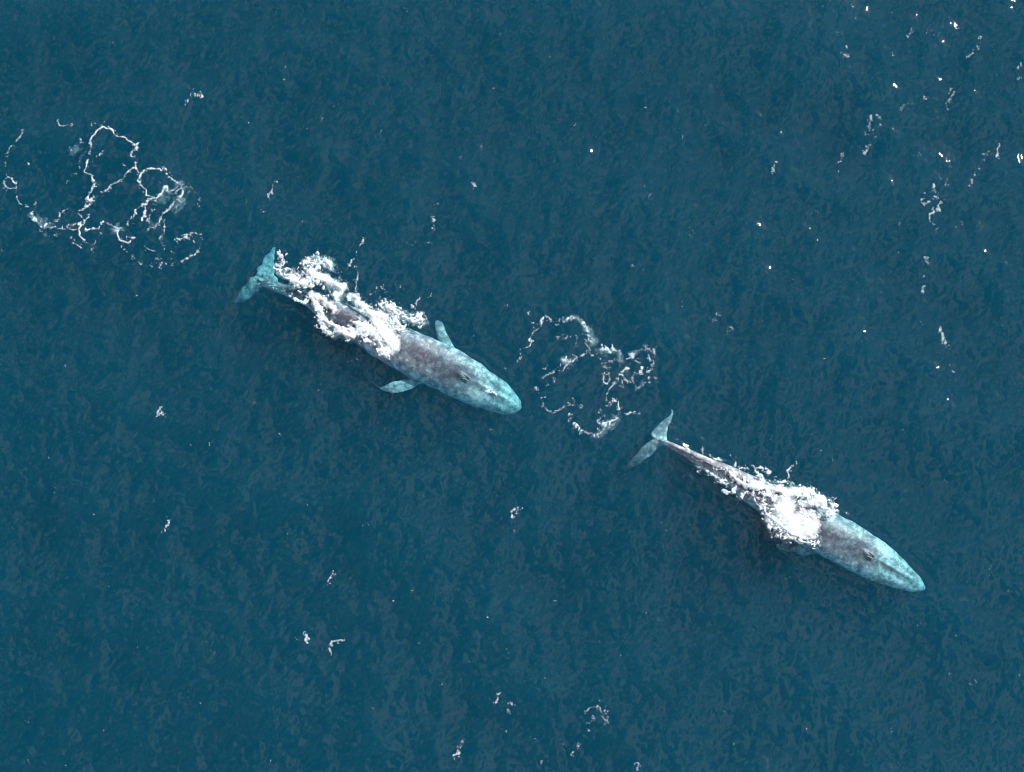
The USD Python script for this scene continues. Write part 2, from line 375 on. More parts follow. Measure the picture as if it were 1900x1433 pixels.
fins_b = [
    blade(P3(zb, [(310, 278, -0.6), (276, 235, -0.75), (292, 150, -0.9), (304, 60, -1.2)]), P3(zb, [(205, 235, -0.6), (184, 215, -0.75), (225, 150, -0.9), (296, 66, -1.2)]), [0.15, 0.13, 0.08, 0.02]),
    blade(P3(zb, [(290, 262, -0.6), (230, 290, -0.75), (140, 362, -0.95), (54, 402, -1.6)]), P3(zb, [(215, 232, -0.6), (150, 262, -0.75), (95, 325, -0.95), (48, 394, -1.6)]), [0.15, 0.13, 0.08, 0.02]),
    blade(P3(zb, [(1230, 930, -1.7), (1110, 918, -1.6), (1010, 908, -1.55), (918, 866, -1.5)]), P3(zb, [(1180, 800, -1.7), (1080, 846, -1.6), (1000, 864, -1.55), (926, 856, -1.5)]), [0.30, 0.20, 0.12, 0.03]),
    # small dorsal fin on the back
    blade(P3(zb, [(575, 412, 0.1), (555, 401, 0.32), (520, 378, 0.58)]), P3(zb, [(470, 360, 0.1), (500, 372, 0.32), (515, 376, 0.58)]), [0.08, 0.06, 0.015], 10),
]
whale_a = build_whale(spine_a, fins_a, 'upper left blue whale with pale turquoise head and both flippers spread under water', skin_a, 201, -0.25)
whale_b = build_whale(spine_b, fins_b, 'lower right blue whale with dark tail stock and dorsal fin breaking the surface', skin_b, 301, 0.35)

# ------------------------------------------------------------------ foam
def foam_look(name, film, tint=(1, 1, 1)):
    """White bubbles; a film of foam (film=True) lets the water show where the bubbles lie thin."""
    nodes = {
        'tc': ('texture_coordinate', {}), 'n': ('noise_texture', {'scale': 9.0, 'detail': 4, 'roughness': 0.6}),
        'r': ('rgb_ramp', {'ramp': [(0.3, tuple(a * b for a, b in zip(tint, (0.70, 0.74, 0.77)))), (0.6, tuple(a * b for a, b in zip(tint, (0.83, 0.88, 0.905))))]}),
        'bp': ('bump', {'strength': 0.25, 'distance': 0.03}),
        'b': ('principled_bsdf', {'roughness': 0.7, 'specular_ior_level': 0.3})}
    links = [('tc.object', 'n.vector'), ('n.fac', 'r.fac'), ('r.color', 'b.base_color'), ('n.fac', 'bp.height'), ('bp.normal', 'b.normal')]
    if not film:
        return usdkit.material(stage, f'/World/Looks/{name}', nodes, links, surface='b.BSDF')
    nodes |= {'at': ('attribute', {'attribute': 'cover'}), 'n2': ('noise_texture', {'scale': 14.0, 'detail': 3, 'roughness': 0.6}),
              'm': ('math', {'math_type': 'multiply_add', 'value2': 0.7, 'value3': -0.35}), 'ad': ('math', {'math_type': 'add', 'use_clamp': True}),
              'tr': ('transparent_bsdf', {}), 'mix': ('mix_closure', {})}
    links += [('tc.object', 'n2.vector'), ('n2.fac', 'm.value1'), ('m.value', 'ad.value1'), ('at.fac', 'ad.value2'), ('ad.value', 'mix.fac'), ('tr.BSDF', 'mix.closure1'), ('b.BSDF', 'mix.closure2')]
    return usdkit.material(stage, f'/World/Looks/{name}', nodes, links, surface='mix.closure')
foam_mat, crumb_mat = foam_look('foam_film_look', True), foam_look('foam_crumb_look', False, (0.86, 1, 0.98))
lace_mat = foam_look('thin_foam_look', True, (0.86, 1, 0.98))      # thin foam, wetter and cooler than the thick

EDGE = 0.22                     # the foam's thin margin
CELL = 0.038
lace_rng = np.random.default_rng(77)
def cells_tree(scale, seed, box):
    r = np.random.default_rng(seed)
    n = int((box[1] - box[0]) * (box[3] - box[2]) / scale ** 2)
    return cKDTree(np.stack([r.uniform(box[0], box[1], n), r.uniform(box[2], box[3], n)], 1))
LACE = [cells_tree(s, 500 + k, (-52, 52, -42, 46)) for k, s in enumerate((0.62, 0.34))]
def lace(x, y):
    """1 on the walls of a foam lattice, falling to 0 inside its holes."""
    wx = x + 0.30 * (vnoise(x * 1.6, y * 1.6, 41) - 0.5) + 0.10 * (vnoise(x * 6, y * 6, 43) - 0.5)
    wy = y + 0.30 * (vnoise(x * 1.6 + 60, y * 1.6, 42) - 0.5) + 0.10 * (vnoise(x * 6 + 60, y * 6, 44) - 0.5)
    out = np.zeros_like(x)
    for t, w in zip(LACE, (0.12, 0.045)):
        d, _ = t.query(np.stack([wx, wy], -1), k=2)
        out = np.maximum(out, 1 - (d[..., 1] - d[..., 0]) / w / 1.6)
    return np.clip(out, -1, 1)

def strand_points(pts):
    """World polyline (x, y, half width) of a traced strand with rows (px, py[, width])."""
    P = np.array(pts, float)
    if len(P) == 1: P = np.vstack([P, P + [[0.8, 0.8, 0]]])
    W_ = np.array([[*at(x, y)[:2], w] for x, y, w in P])
    return W_ if len(W_) < 3 else catmull(W_, 10 * len(W_))

def crumb_field(L, br, x, y, wx, wy, n2, seed, sheet):
    """Foam as clumps of bubbles strung along the line L: many small ones, few large ones, with gaps."""
    r = np.random.default_rng(seed + 3)
    f = np.full(wx.shape, -9.0)
    seg = np.hypot(*np.diff(L[:, :2], axis=0).T); at_ = np.concatenate([[0], np.cumsum(seg)])
    width = L[:, 2].mean()
    n = int(np.clip(at_[-1] / max(width, 0.05) * (3.6 if not sheet else 5.0) * (1.0 - 0.35 * br) + (5 if not sheet else 25), 3, 520))
    u = r.uniform(0, at_[-1] + 1e-6, n)
    pulse = vnoise(u * 0.9 + 11, np.zeros(n) + seed % 97, seed + 5)             # thick and thin stretches along the line
    keep = r.random(n) < np.clip(1.2 - (1.9 if not sheet else 1.5) * (br + (0.2 if not sheet else 0)) * (1.45 - 1.5 * pulse), 0.05, 1)
    u, pulse = u[keep], pulse[keep]
    if not len(u): u, pulse = np.array([0.0]), np.array([0.6])
    cx, cy, cw = (np.interp(u, at_, L[:, k]) for k in range(3))
    spread = (0.42 + 1.0 * br) if not sheet else 0.85
    cx = cx + r.normal(size=len(u)) * cw * spread; cy = cy + r.normal(size=len(u)) * cw * spread
    size = r.random(len(u)) ** 2.8
    rad = (0.022 + cw * (0.20 + 1.0 * size) * (0.45 + 0.9 * pulse) * (1 - 0.3 * br)) if not sheet else (0.022 + 0.12 * size * (0.5 + pulse))
    ang, asp = r.uniform(0, np.pi, len(u)), r.uniform(0.45, 1.0, len(u))
    for X0, Y0, R0, A0, S0 in zip(cx, cy, rad, ang, asp):
        reach = R0 * 1.5 + 0.45
        j0, j1 = np.searchsorted(x, [X0 - reach, X0 + reach]); i0, i1 = np.searchsorted(y, [Y0 - reach, Y0 + reach])
        dx, dy = wx[i0:i1, j0:j1] - X0, wy[i0:i1, j0:j1] - Y0
        c, s_ = math.cos(A0), math.sin(A0)
        d = np.hypot((dx * c + dy * s_) / R0, (dy * c - dx * s_) / (R0 * S0))
        f[i0:i1, j0:j1] = np.maximum(f[i0:i1, j0:j1], (1 - d))
    return np.where(f > -5, f + (0.9 if sheet else 1.5) * n2, f)

def foam_mesh(strands, seed, relief=0.05, tops=(), lift=0.0, cell=CELL, sheet=False, opacity=1.0):
    """One foam strand or sheet lying on the sea. strands: list of (points, break up 0..1, laciness 0..1); half widths in metres."""
    lines = [(strand_points(p), br, la) for p, br, la in strands]
    allp = np.vstack([l[0] for l in lines]); pad = allp[:, 2].max() * 2.4 + 0.3
    x = np.arange(allp[:, 0].min() - pad, allp[:, 0].max() + pad, cell); y = np.arange(allp[:, 1].min() - pad, allp[:, 1].max() + pad, cell)
    GX, GY = np.meshgrid(x, y)
    wob = 0.22
    wx = GX + wob * (fbm2(GX * 1.3 + 9, GY * 1.3, seed) - 0.5) * 2 + 0.16 * (vnoise(GX * 4.0, GY * 4.0 + 30, seed + 8) - 0.5)
    wy = GY + wob * (fbm2(GX * 1.3, GY * 1.3 + 70, seed + 4) - 0.5) * 2 + 0.16 * (vnoise(GX * 4.0 + 90, GY * 4.0, seed + 9) - 0.5)
    n1 = fbm2(GX * 1.1, GY * 1.1, seed + 20, 3) - 0.5
    n2 = fbm2(GX * 6.0, GY * 6.0, seed + 30, 3) - 0.5
    lc = lace(GX, GY)
    field = np.full(GX.shape, -9.0)
    for L, br, la in lines:
        a, b = L[:-1], L[1:]
        best = np.full(GX.shape, -9.0)
        for (ax, ay, aw), (bx_, by_, bw) in zip(a, b):
            reach = max(aw, bw) * 2.6 + 0.5
            j0, j1 = np.searchsorted(x, [min(ax, bx_) - reach, max(ax, bx_) + reach]); i0, i1 = np.searchsorted(y, [min(ay, by_) - reach, max(ay, by_) + reach])
            sx, sy = wx[i0:i1, j0:j1], wy[i0:i1, j0:j1]
            ex, ey = bx_ - ax, by_ - ay
            t = np.clip(((sx - ax) * ex + (sy - ay) * ey) / (ex * ex + ey * ey + 1e-12), 0, 1)
            d = np.hypot(sx - ax - t * ex, sy - ay - t * ey)
            best[i0:i1, j0:j1] = np.maximum(best[i0:i1, j0:j1], 1 - d / (aw + t * (bw - aw)))
        soft = np.clip(best, -1.5, 1)
        if sheet:
            f = soft - 0.35 * min(1, br / 0.2) + (0.35 + 1.1 * br) * n2 + (0.6 + 2.0 * br) * n1 - 0.3 * br
            cover = np.clip(soft + 0.45 + 1.5 * n1, 0, 1)
            web = lc + 1.0 * n2 - (1.22 - 0.84 * cover)
            web[soft < -0.7] = -9
            f = web if la > 0.5 else np.maximum(f, web - 0.15)
        else:
            f = np.full(GX.shape, -9.0)
        f = np.maximum(f, crumb_field(L, br, x, y, wx, wy, n2, seed, sheet))
        field = np.maximum(field, f)
    field = np.where(field > -5, field + EDGE, field)
    inside = field > 0
    q = inside[:-1, :-1] | inside[:-1, 1:] | inside[1:, 1:] | inside[1:, :-1]
    if not q.any(): return None
    g = np.clip(field, -1, 1.2)
    fy, fx = np.gradient(g, cell)
    gg = fx ** 2 + fy ** 2 + 1e-6
    step = np.where(inside, 0, np.clip(-g / np.sqrt(gg), 0, cell * 0.95))
    VX, VY = GX + fx / np.sqrt(gg) * step, GY + fy / np.sqrt(gg) * step
    ii, jj = np.nonzero(q)
    idx = np.full(GX.shape, -1)
    need = np.zeros(GX.shape, bool)
    for di, dj in ((0, 0), (0, 1), (1, 1), (1, 0)): need[ii + di, jj + dj] = True
    idx[need] = np.arange(need.sum())
    px, py = VX[need], VY[need]
    z = sea(px, py)
    for tz in tops: z = np.maximum(z, tz(px, py) * 1.0)
    thick = np.where(inside[need], 0.02 + relief * np.sqrt(np.clip(field[need], 0, 1.3)) * (0.7 + 0.6 * fbm2(px * 1.3, py * 1.3, seed + 50, 2)), -0.015)
    v = np.stack([px, py, z + thick + lift], 1)
    f4 = np.stack([idx[ii, jj], idx[ii, jj + 1], idx[ii + 1, jj + 1], idx[ii + 1, jj]], 1)
    op = np.clip(field[need] / 0.75, 0, 1) * opacity
    return v, np.vstack([f4[:, [0, 1, 2]], f4[:, [0, 2, 3]]]), op

def drops(spots, n, seed, tops=(), rise=0.25, size=(0.02, 0.06)):
    """n loose foam crumbs and drops about the points spots (px, py, spread in px)."""
    r = np.random.default_rng(seed); S = np.array(spots, float)
    base = trimesh.creation.icosphere(subdivisions=0); bv, bf = np.array(base.vertices), np.array(base.faces)
    k = r.integers(0, len(S), n)
    P = np.array([at(*p)[:2] for p in S[k, :2] + r.normal(size=(n, 2)) * S[k, 2:3]])
    z = sea(P[:, 0], P[:, 1])
    for tz in tops: z = np.maximum(z, tz(P[:, 0], P[:, 1]))
    z = z + r.uniform(0, 1, n) ** 3 * rise
    s = r.uniform(*size, (n, 1, 1)) * r.uniform(0.6, 1.6, (n, 1, 3)) * [1, 1, 0.7]
    v = bv[None] * s + np.stack([P[:, 0], P[:, 1], z], 1)[:, None]
    return v.reshape(-1, 3), (bf[None] + 12 * np.arange(n)[:, None, None]).reshape(-1, 3)

def zoomed(ox, oy, s):
    return lambda rows, w: [(ox + x / s, oy + y / s, w / s * PX * 0.5) for x, y in rows]
z1, z2, zr1, zr2 = zoomed(420, 440, 3.276), zoomed(1150, 740, 3.167), zoomed(0, 210, 4.6225), zoomed(940, 570, 5.5125)

def cover_of(m, values):
    UsdGeom.PrimvarsAPI(m).CreatePrimvar('cover', Sdf.ValueTypeNames.FloatArray, 'vertex').Set([round(float(x), 3) for x in values])

def foam_thing(name, label, z, rows, seed, crumbs=0, relief=0.05, tops=(), group=None, part_name='foam_strand', rise=0.1, strength=1.0, narrow=0.5):
    mid = np.mean([np.mean(r[0], axis=0) for r in rows], axis=0)
    p = z([tuple(mid)], 1)[0]
    t = thing(name, label, 'foam', at(p[0], p[1], 0), group)
    spots = []
    for k, (pts, w, br, la) in enumerate(rows):
        s = z(pts, w * (0.9 if part_name == 'foam_sheet' and w > 30 else narrow))
        spots += [(a, b, 2.0 + 0.25 * c / PX) for a, b, c in s]
        wide = part_name == 'foam_sheet' and w > 30
        m = foam_mesh([(s, br, la)], seed + 7 * k, relief * (0.5 + min(w, 60) / 40.0), tops, lift=0.0017 * (k % 9), sheet=wide, opacity=strength * (1.15 if wide else 1.1 - 0.5 * br))
        if m is not None:
            loose = trimesh.Trimesh(*m[:2], process=False).body_count > 1
            pm = part(t, part_name if wide or part_name == 'foam_strand' else 'foam_strand', m[:2], foam_mat if wide else lace_mat, kind='stuff' if loose else None)
            cover_of(pm, m[2])
        if (wide and br < 0.45) or (part_name == 'foam_strand' and w >= 28 and strength >= 1 and crumbs > 300):      # bubbles driven down under the foam
            m = foam_mesh([([(a, b, c * 1.35) for a, b, c in s], br + 0.2, 0)] if wide else [([(a, b, c * 4.0) for a, b, c in s], 0.5, 0)], seed + 7 * k + 400, 0.0, (), lift=-0.55 - 0.03 * (k % 7), cell=0.08, sheet=True, opacity=0.42 if wide else 0.22)
            if m is not None: cover_of(part(t, 'bubble_cloud', m[:2], foam_mat, kind='stuff'), m[2])
    if crumbs:
        part(t, 'foam_crumbs', drops(spots, crumbs, seed, tops, rise, (0.012, 0.036)), crumb_mat, kind='stuff', smooth=False)

ring1 = [
    ([(870,120),(930,125),(985,150),(1005,185),(1060,205),(1110,235),(1140,255)], 17, .1, 0), ([(1140,255),(1180,290),(1135,345),(1160,380),(1165,440)], 22, .6, 0),
    ([(870,120),(830,155),(800,185),(790,230),(775,300),(765,345)], 20, .3, .1), ([(765,345),(700,375),(685,420),(680,460),(640,520),(580,580)], 13, .45, 0),
    ([(770,410),(750,450),(750,500),(785,520),(790,570),(800,630)], 12, .3, 0), ([(800,630),(770,670),(740,740),(775,760)], 14, .2, 0), ([(825,620),(800,640)], 24, .3, 0), ([(745,755),(795,755)], 24, .35, 0),
    ([(890,330),(840,370),(770,410)], 22, .65, 0), ([(1135,470),(1105,500),(1075,545),(1030,590),(985,610),(940,640),(910,665)], 16, .15, 0), ([(910,665),(870,690),(820,710),(775,760)], 15, .4, 0),
    ([(1060,440),(1105,500)], 14, .5, 0), ([(1165,430),(1175,490),(1200,510)], 18, .1, 0), ([(1200,510),(1250,500),(1320,490),(1380,490),(1415,490)], 24, .4, .1), ([(1415,480),(1440,520),(1470,560),(1520,600)], 26, .25, 0),
    ([(1520,600),(1570,640),(1570,690),(1540,740)], 34, .25, .1), ([(1590,640),(1640,640)], 20, .4, 0), ([(1200,520),(1195,575),(1210,620)], 22, .25, 0), ([(1210,620),(1240,670),(1290,725)], 12, .1, 0),
    ([(1290,725),(1340,740),(1390,700),(1430,650)], 30, .2, .1), ([(1400,650),(1430,635),(1435,665)], 26, .2, 0), ([(1290,740),(1240,790),(1210,800)], 24, .4, 0), ([(1540,740),(1490,770),(1450,820)], 28, .25, 0),
    ([(1450,820),(1410,850),(1375,900),(1365,960)], 24, .2, 0), ([(1365,960),(1330,980),(1270,1000)], 14, .3, 0), ([(1525,645),(1505,690)], 16, .2, 0), ([(1400,920),(1400,1000),(1385,1060),(1395,1130),(1410,1170)], 14, .35, 0),
    ([(1260,890),(1285,930),(1300,955)], 40, .5, .2), ([(1330,750),(1310,830),(1270,930)], 24, .55, 0), ([(1230,800),(1235,880),(1220,920)], 18, .5, 0), ([(70,540),(110,560),(140,595)], 22, .15, 0),
    ([(140,595),(135,650),(150,720),(200,790),(240,800)], 17, .5, 0), ([(265,860),(300,900),(350,940),(400,960)], 30, .45, .1), ([(350,1000),(400,970),(470,985),(540,990),(620,975),(690,960)], 24, .4, .1),
    ([(430,950),(480,920),(520,850),(570,825)], 15, .55, 0), ([(690,950),(690,1040),(720,1090),(745,1105)], 21, .15, 0), ([(690,960),(700,870),(690,830),(740,800),(775,760)], 16, .45, 0), ([(700,950),(760,880)], 12, .3, 0),
    ([(740,1020),(800,1000),(850,990),(870,950),(930,950),(1000,960)], 14, .4, 0), ([(970,1010),(1015,975),(1035,985)], 28, .2, 0), ([(1035,1000),(1030,1090),(1070,1110),(1140,1080)], 20, .4, 0), ([(1095,1060),(1140,1080)], 13, .2, 0),
    ([(1050,1130),(1075,1180),(1140,1230),(1200,1290)], 20, .45, 0), ([(1200,1290),(1290,1300),(1380,1290),(1480,1290),(1560,1270)], 17, .5, 0), ([(1560,1270),(1640,1220),(1700,1180)], 21, .35, 0),
    ([(1700,1180),(1720,1130),(1740,1080),(1690,1035),(1640,1025),(1570,1045)], 13, .6, 0), ([(1510,1095),(1570,1085),(1620,1075)], 26, .25, 0), ([(1655,1088),(1670,1100)], 16, .2, 0), ([(1480,1190),(1470,1250)], 16, .4, 0),
    ([(1340,1240),(1380,1270),(1370,1320)], 24, .6, 0), ([(60,350),(90,290),(150,240),(200,150)], 12, .65, 0), ([(490,70),(550,110),(620,105),(700,105),(790,95),(860,100)], 10, .5, 0), ([(60,350),(40,450),(60,530)], 13, .65, 0),
    ([(35,570),(60,640),(140,650)], 13, .65, 0), ([(610,320),(650,290)], 34, .7, .2), ([(690,220),(695,245)], 15, .5, 0), ([(600,1000),(655,1005)], 18, .25, 0), ([(620,1010),(620,1070),(690,1140)], 20, .6, 0),
    ([(1100,940),(1130,900),(1180,830)], 16, .5, 0), ([(215,430),(240,440)], 16, .3, 0), ([(1310,570),(1380,610)], 9, .4, 0), ([(1450,690),(1500,655)], 12, .2, 0), ([(300,790),(320,770)], 18, .5, 0), ([(1250,1160),(1320,1180)], 9, .3, 0),
    ([(500,1045),(470,1040)], 20, .6, 0), ([(860,1040),(820,1100),(790,1170)], 18, .7, 0), ([(1560,770),(1500,840)], 30, .75, 0), ([(1620,680),(1720,740),(1700,800)], 18, .75, 0)]
foam_thing('foam_ring', 'tangled ring of white foam strands at the far left behind the upper whale tail', zr1, ring1, 1000, crumbs=900)
ring2 = [
    ([(370,120),(430,100),(450,130)], 14, .2, 0), ([(450,130),(510,180),(535,140),(590,125)], 12, .5, 0), ([(590,125),(640,130),(690,110),(740,125),(790,180),(830,215)], 28, .4, .2), ([(830,215),(855,260),(880,320),(890,360)], 30, .6, 0),
    ([(370,120),(330,180),(285,225),(265,280),(230,320),(245,355)], 15, .15, 0), ([(235,340),(255,350)], 20, .2, 0), ([(245,355),(180,415),(145,440),(140,510),(115,545),(135,580)], 10, .5, 0), ([(830,290),(850,330),(815,370),(830,420),(850,440)], 17, .3, 0),
    ([(845,330),(885,330)], 20, .3, 0), ([(830,455),(780,490),(730,520)], 16, .3, 0), ([(730,520),(690,545),(620,575),(550,600),(510,640),(470,670)], 21, .15, 0), ([(580,530),(610,550),(640,555)], 32, .5, .2), ([(470,670),(420,690),(380,720)], 13, .6, 0),
    ([(620,600),(560,660)], 12, .25, 0), ([(840,460),(900,490),(950,530),(970,580),(1010,575)], 17, .55, 0), ([(1010,575),(1060,560),(1110,545),(1170,540),(1240,520),(1290,500)], 24, .35, .1), ([(1290,500),(1330,540),(1370,570),(1385,620),(1380,670)], 25, .3, .1),
    ([(1380,670),(1310,680),(1280,730)], 15, .2, 0), ([(1265,470),(1290,500),(1300,480)], 32, .5, .2), ([(1280,730),(1310,750),(1290,770),(1250,770)], 15, .2, 0), ([(1250,770),(1210,735)], 11, .2, 0), ([(1060,570),(1030,630),(1000,620),(1000,690)], 26, .45, .2),
    ([(1000,690),(1005,760),(1050,775)], 18, .1, 0), ([(1040,680),(1055,750)], 9, .2, 0), ([(1170,665),(1210,640),(1255,628)], 34, .15, 0), ([(1180,680),(1145,690),(1130,730),(1105,780)], 18, .3, 0), ([(1105,780),(1060,820),(1035,870),(1020,940)], 13, .25, 0),
    ([(1190,700),(1180,800)], 14, .55, 0), ([(970,420),(1030,440),(1090,430),(1150,460),(1165,510)], 44, .55, .35), ([(1420,400),(1430,440),(1440,510),(1460,540)], 17, .25, 0), ([(1500,420),(1510,470),(1495,540),(1485,600)], 18, .4, 0),
    ([(1485,600),(1490,680),(1530,720),(1515,755)], 17, .35, 0), ([(1390,440),(1440,430),(1500,460)], 16, .45, 0), ([(1280,490),(1350,460),(1420,430)], 18, .6, 0), ([(1450,720),(1430,750),(1460,765)], 12, .3, 0), ([(1340,830),(1385,790)], 30, .7, 0),
    ([(1095,950),(1050,970),(1030,1010),(970,1040),(950,1070)], 22, .4, 0), ([(1085,950),(1100,945)], 22, .1, 0), ([(1095,950),(1140,990),(1155,1050)], 17, .35, 0), ([(1160,1060),(1230,1105),(1300,1090),(1360,1075)], 15, .55, 0), ([(1000,1100),(950,1130),(945,1180),(965,1200)], 18, .3, 0),
    ([(965,1200),(1030,1190),(1080,1150),(1120,1120)], 40, .45, .3), ([(1120,1160),(1080,1220),(1010,1240),(960,1280),(900,1320)], 34, .35, .2), ([(900,1320),(830,1290),(760,1270),(710,1230),(685,1200)], 21, .3, 0), ([(685,1200),(655,1150),(650,1080)], 17, .6, 0),
    ([(640,990),(690,1000)], 26, .35, 0), ([(690,1010),(675,940)], 14, .2, 0), ([(590,1020),(540,1045),(500,1065)], 13, .2, 0), ([(740,1020),(770,1005)], 22, .5, 0), ([(430,590),(380,640)], 13, .5, 0), ([(490,740),(420,800)], 13, .5, 0), ([(290,830),(310,850)], 24, .55, 0),
    ([(300,830),(370,920),(380,1010),(450,1070)], 16, .75, 0), ([(710,310),(710,380),(695,490)], 24, .6, 0), ([(520,310),(600,310),(650,300)], 11, .6, 0), ([(1480,640),(1440,640)], 16, .6, 0), ([(220,60),(260,150)], 14, .7, 0), ([(930,1230),(935,1330)], 13, .5, 0)]
foam_thing('foam_ring', 'tangled ring of white foam strands between the upper whale head and the lower whale tail', zr2, ring2, 2000, crumbs=750)

wake1 = [
    ([(330,200),(420,220),(500,185),(560,150),(620,170)], 70, .35, .75), ([(400,240),(480,270),(560,240),(640,270),(690,310),(670,360)], 78, .15, .5), ([(500,215),(560,230),(620,280)], 60, .1, .15), ([(520,350),(560,430),(620,520),(700,580),(760,600)], 50, .12, .15),
    ([(540,365),(600,395),(650,440)], 70, .08, .05), ([(760,600),(860,570),(920,620),(960,690),(1010,690)], 64, .2, .4), ([(760,360),(790,390),(850,440),(900,480)], 60, .3, .45), ([(755,360),(790,370)], 44, .1, 0),
    ([(920,480),(950,560),(990,620),(1015,660)], 110, .05, .05), ([(780,520),(860,545),(920,580)], 56, .2, .3), ([(720,560),(800,560),(850,540)], 40, .3, .3), ([(930,420),(1000,430),(1060,480),(1120,500),(1190,500)], 70, .35, .75), ([(900,470),(980,500),(1060,560)], 60, .25, .6),
    ([(1000,560),(1070,560)], 40, .3, .4), ([(880,350),(920,325),(970,335)], 24, .5, .2), ([(950,310),(1050,300)], 14, .75, 0), ([(1130,430),(1160,390),(1240,355)], 22, .5, .2), ([(180,240),(200,290),(270,300),(340,320),(390,350)], 24, .55, 0),
    ([(390,350),(440,390),(490,390),(500,360)], 24, .4, .4), ([(320,110),(340,160),(340,200)], 40, .5, .6), ([(480,140),(540,135),(600,145),(640,190)], 40, .35, .7), ([(690,220),(690,260)], 24, .5, .4), ([(570,480),(600,570),(640,590)], 36, .65, .3),
    ([(1580,942),(1610,944),(1642,962)], 16, .2, 0), ([(930,690),(990,720)], 36, .5, .5), ([(840,20),(790,110),(740,180)], 14, .6, 0), ([(785,180),(790,260),(790,330)], 8, .6, 0), ([(1170,470),(1190,550)], 20, .7, .2), ([(820,600),(900,650)], 40, .5, .4), ([(790,715),(795,740)], 14, .3, 0)]
foam_thing('wake_foam', 'boiling white foam over the back and tail of the upper left whale', z1, wake1, 3000, crumbs=420, relief=0.07, tops=(whale_a,), part_name='foam_sheet', rise=0.5)
wake2 = [
    ([(430,340),(480,365),(560,410),(640,440),(700,490),(780,520)], 26, .4, .3), ([(640,440),(700,485),(780,515)], 44, .12, .1), ([(780,510),(870,520),(960,550),(1060,555),(1150,580),(1190,620)], 62, .1, .15), ([(1010,530),(1080,540),(1150,570)], 50, .2, .3),
    ([(965,640),(985,700),(1050,730),(1110,750)], 140, .0, 0), ([(930,720),(1000,780),(1060,810),(1150,800)], 54, .2, .2), ([(1060,620),(1130,610),(1190,600)], 60, .12, .2), ([(1090,680),(1150,690)], 50, .3, .3), ([(830,620),(880,690),(920,770),(1000,820)], 64, .3, .75), ([(900,740),(940,780)], 40, .2, .3),
    ([(440,390),(470,430),(520,450)], 16, .4, .3), ([(540,440),(600,470),(700,490)], 20, .45, .3), ([(460,400),(540,450),(600,500),(650,500)], 16, .5, .2), ([(600,540),(660,550),(690,520)], 18, .25, .2), ([(560,490),(620,510),(680,530)], 14, .4, .2), ([(700,580),(760,560),(820,600)], 34, .4, .6), ([(560,460),(620,495)], 10, .3, 0),
    ([(490,285),(500,330),(540,360)], 20, .35, .2), ([(600,360),(680,380),(690,410),(740,410)], 24, .45, .5), ([(780,390),(800,430),(850,480)], 22, .3, .2), ([(790,400),(880,430),(910,460)], 28, .4, .5), ([(990,500),(1000,430),(1040,375)], 16, .5, .2), ([(840,480),(920,490),(990,500)], 30, .4, .4),
    ([(1190,640),(1240,660),(1250,600)], 44, .4, .75), ([(1040,830),(1100,840),(1160,850)], 44, .5, .7), ([(370,290),(460,330),(520,355)], 26, .6, .4), ([(530,330),(600,360)], 14, .5, .3), ([(850,560),(920,610)], 50, .45, .6), ([(710,400),(760,470)], 30, .6, .3)]
foam_thing('wake_foam', 'thick white splash of foam over the back of the lower right whale', z2, wake2, 4000, crumbs=420, relief=0.08, tops=(whale_b,), part_name='foam_sheet', rise=0.6)

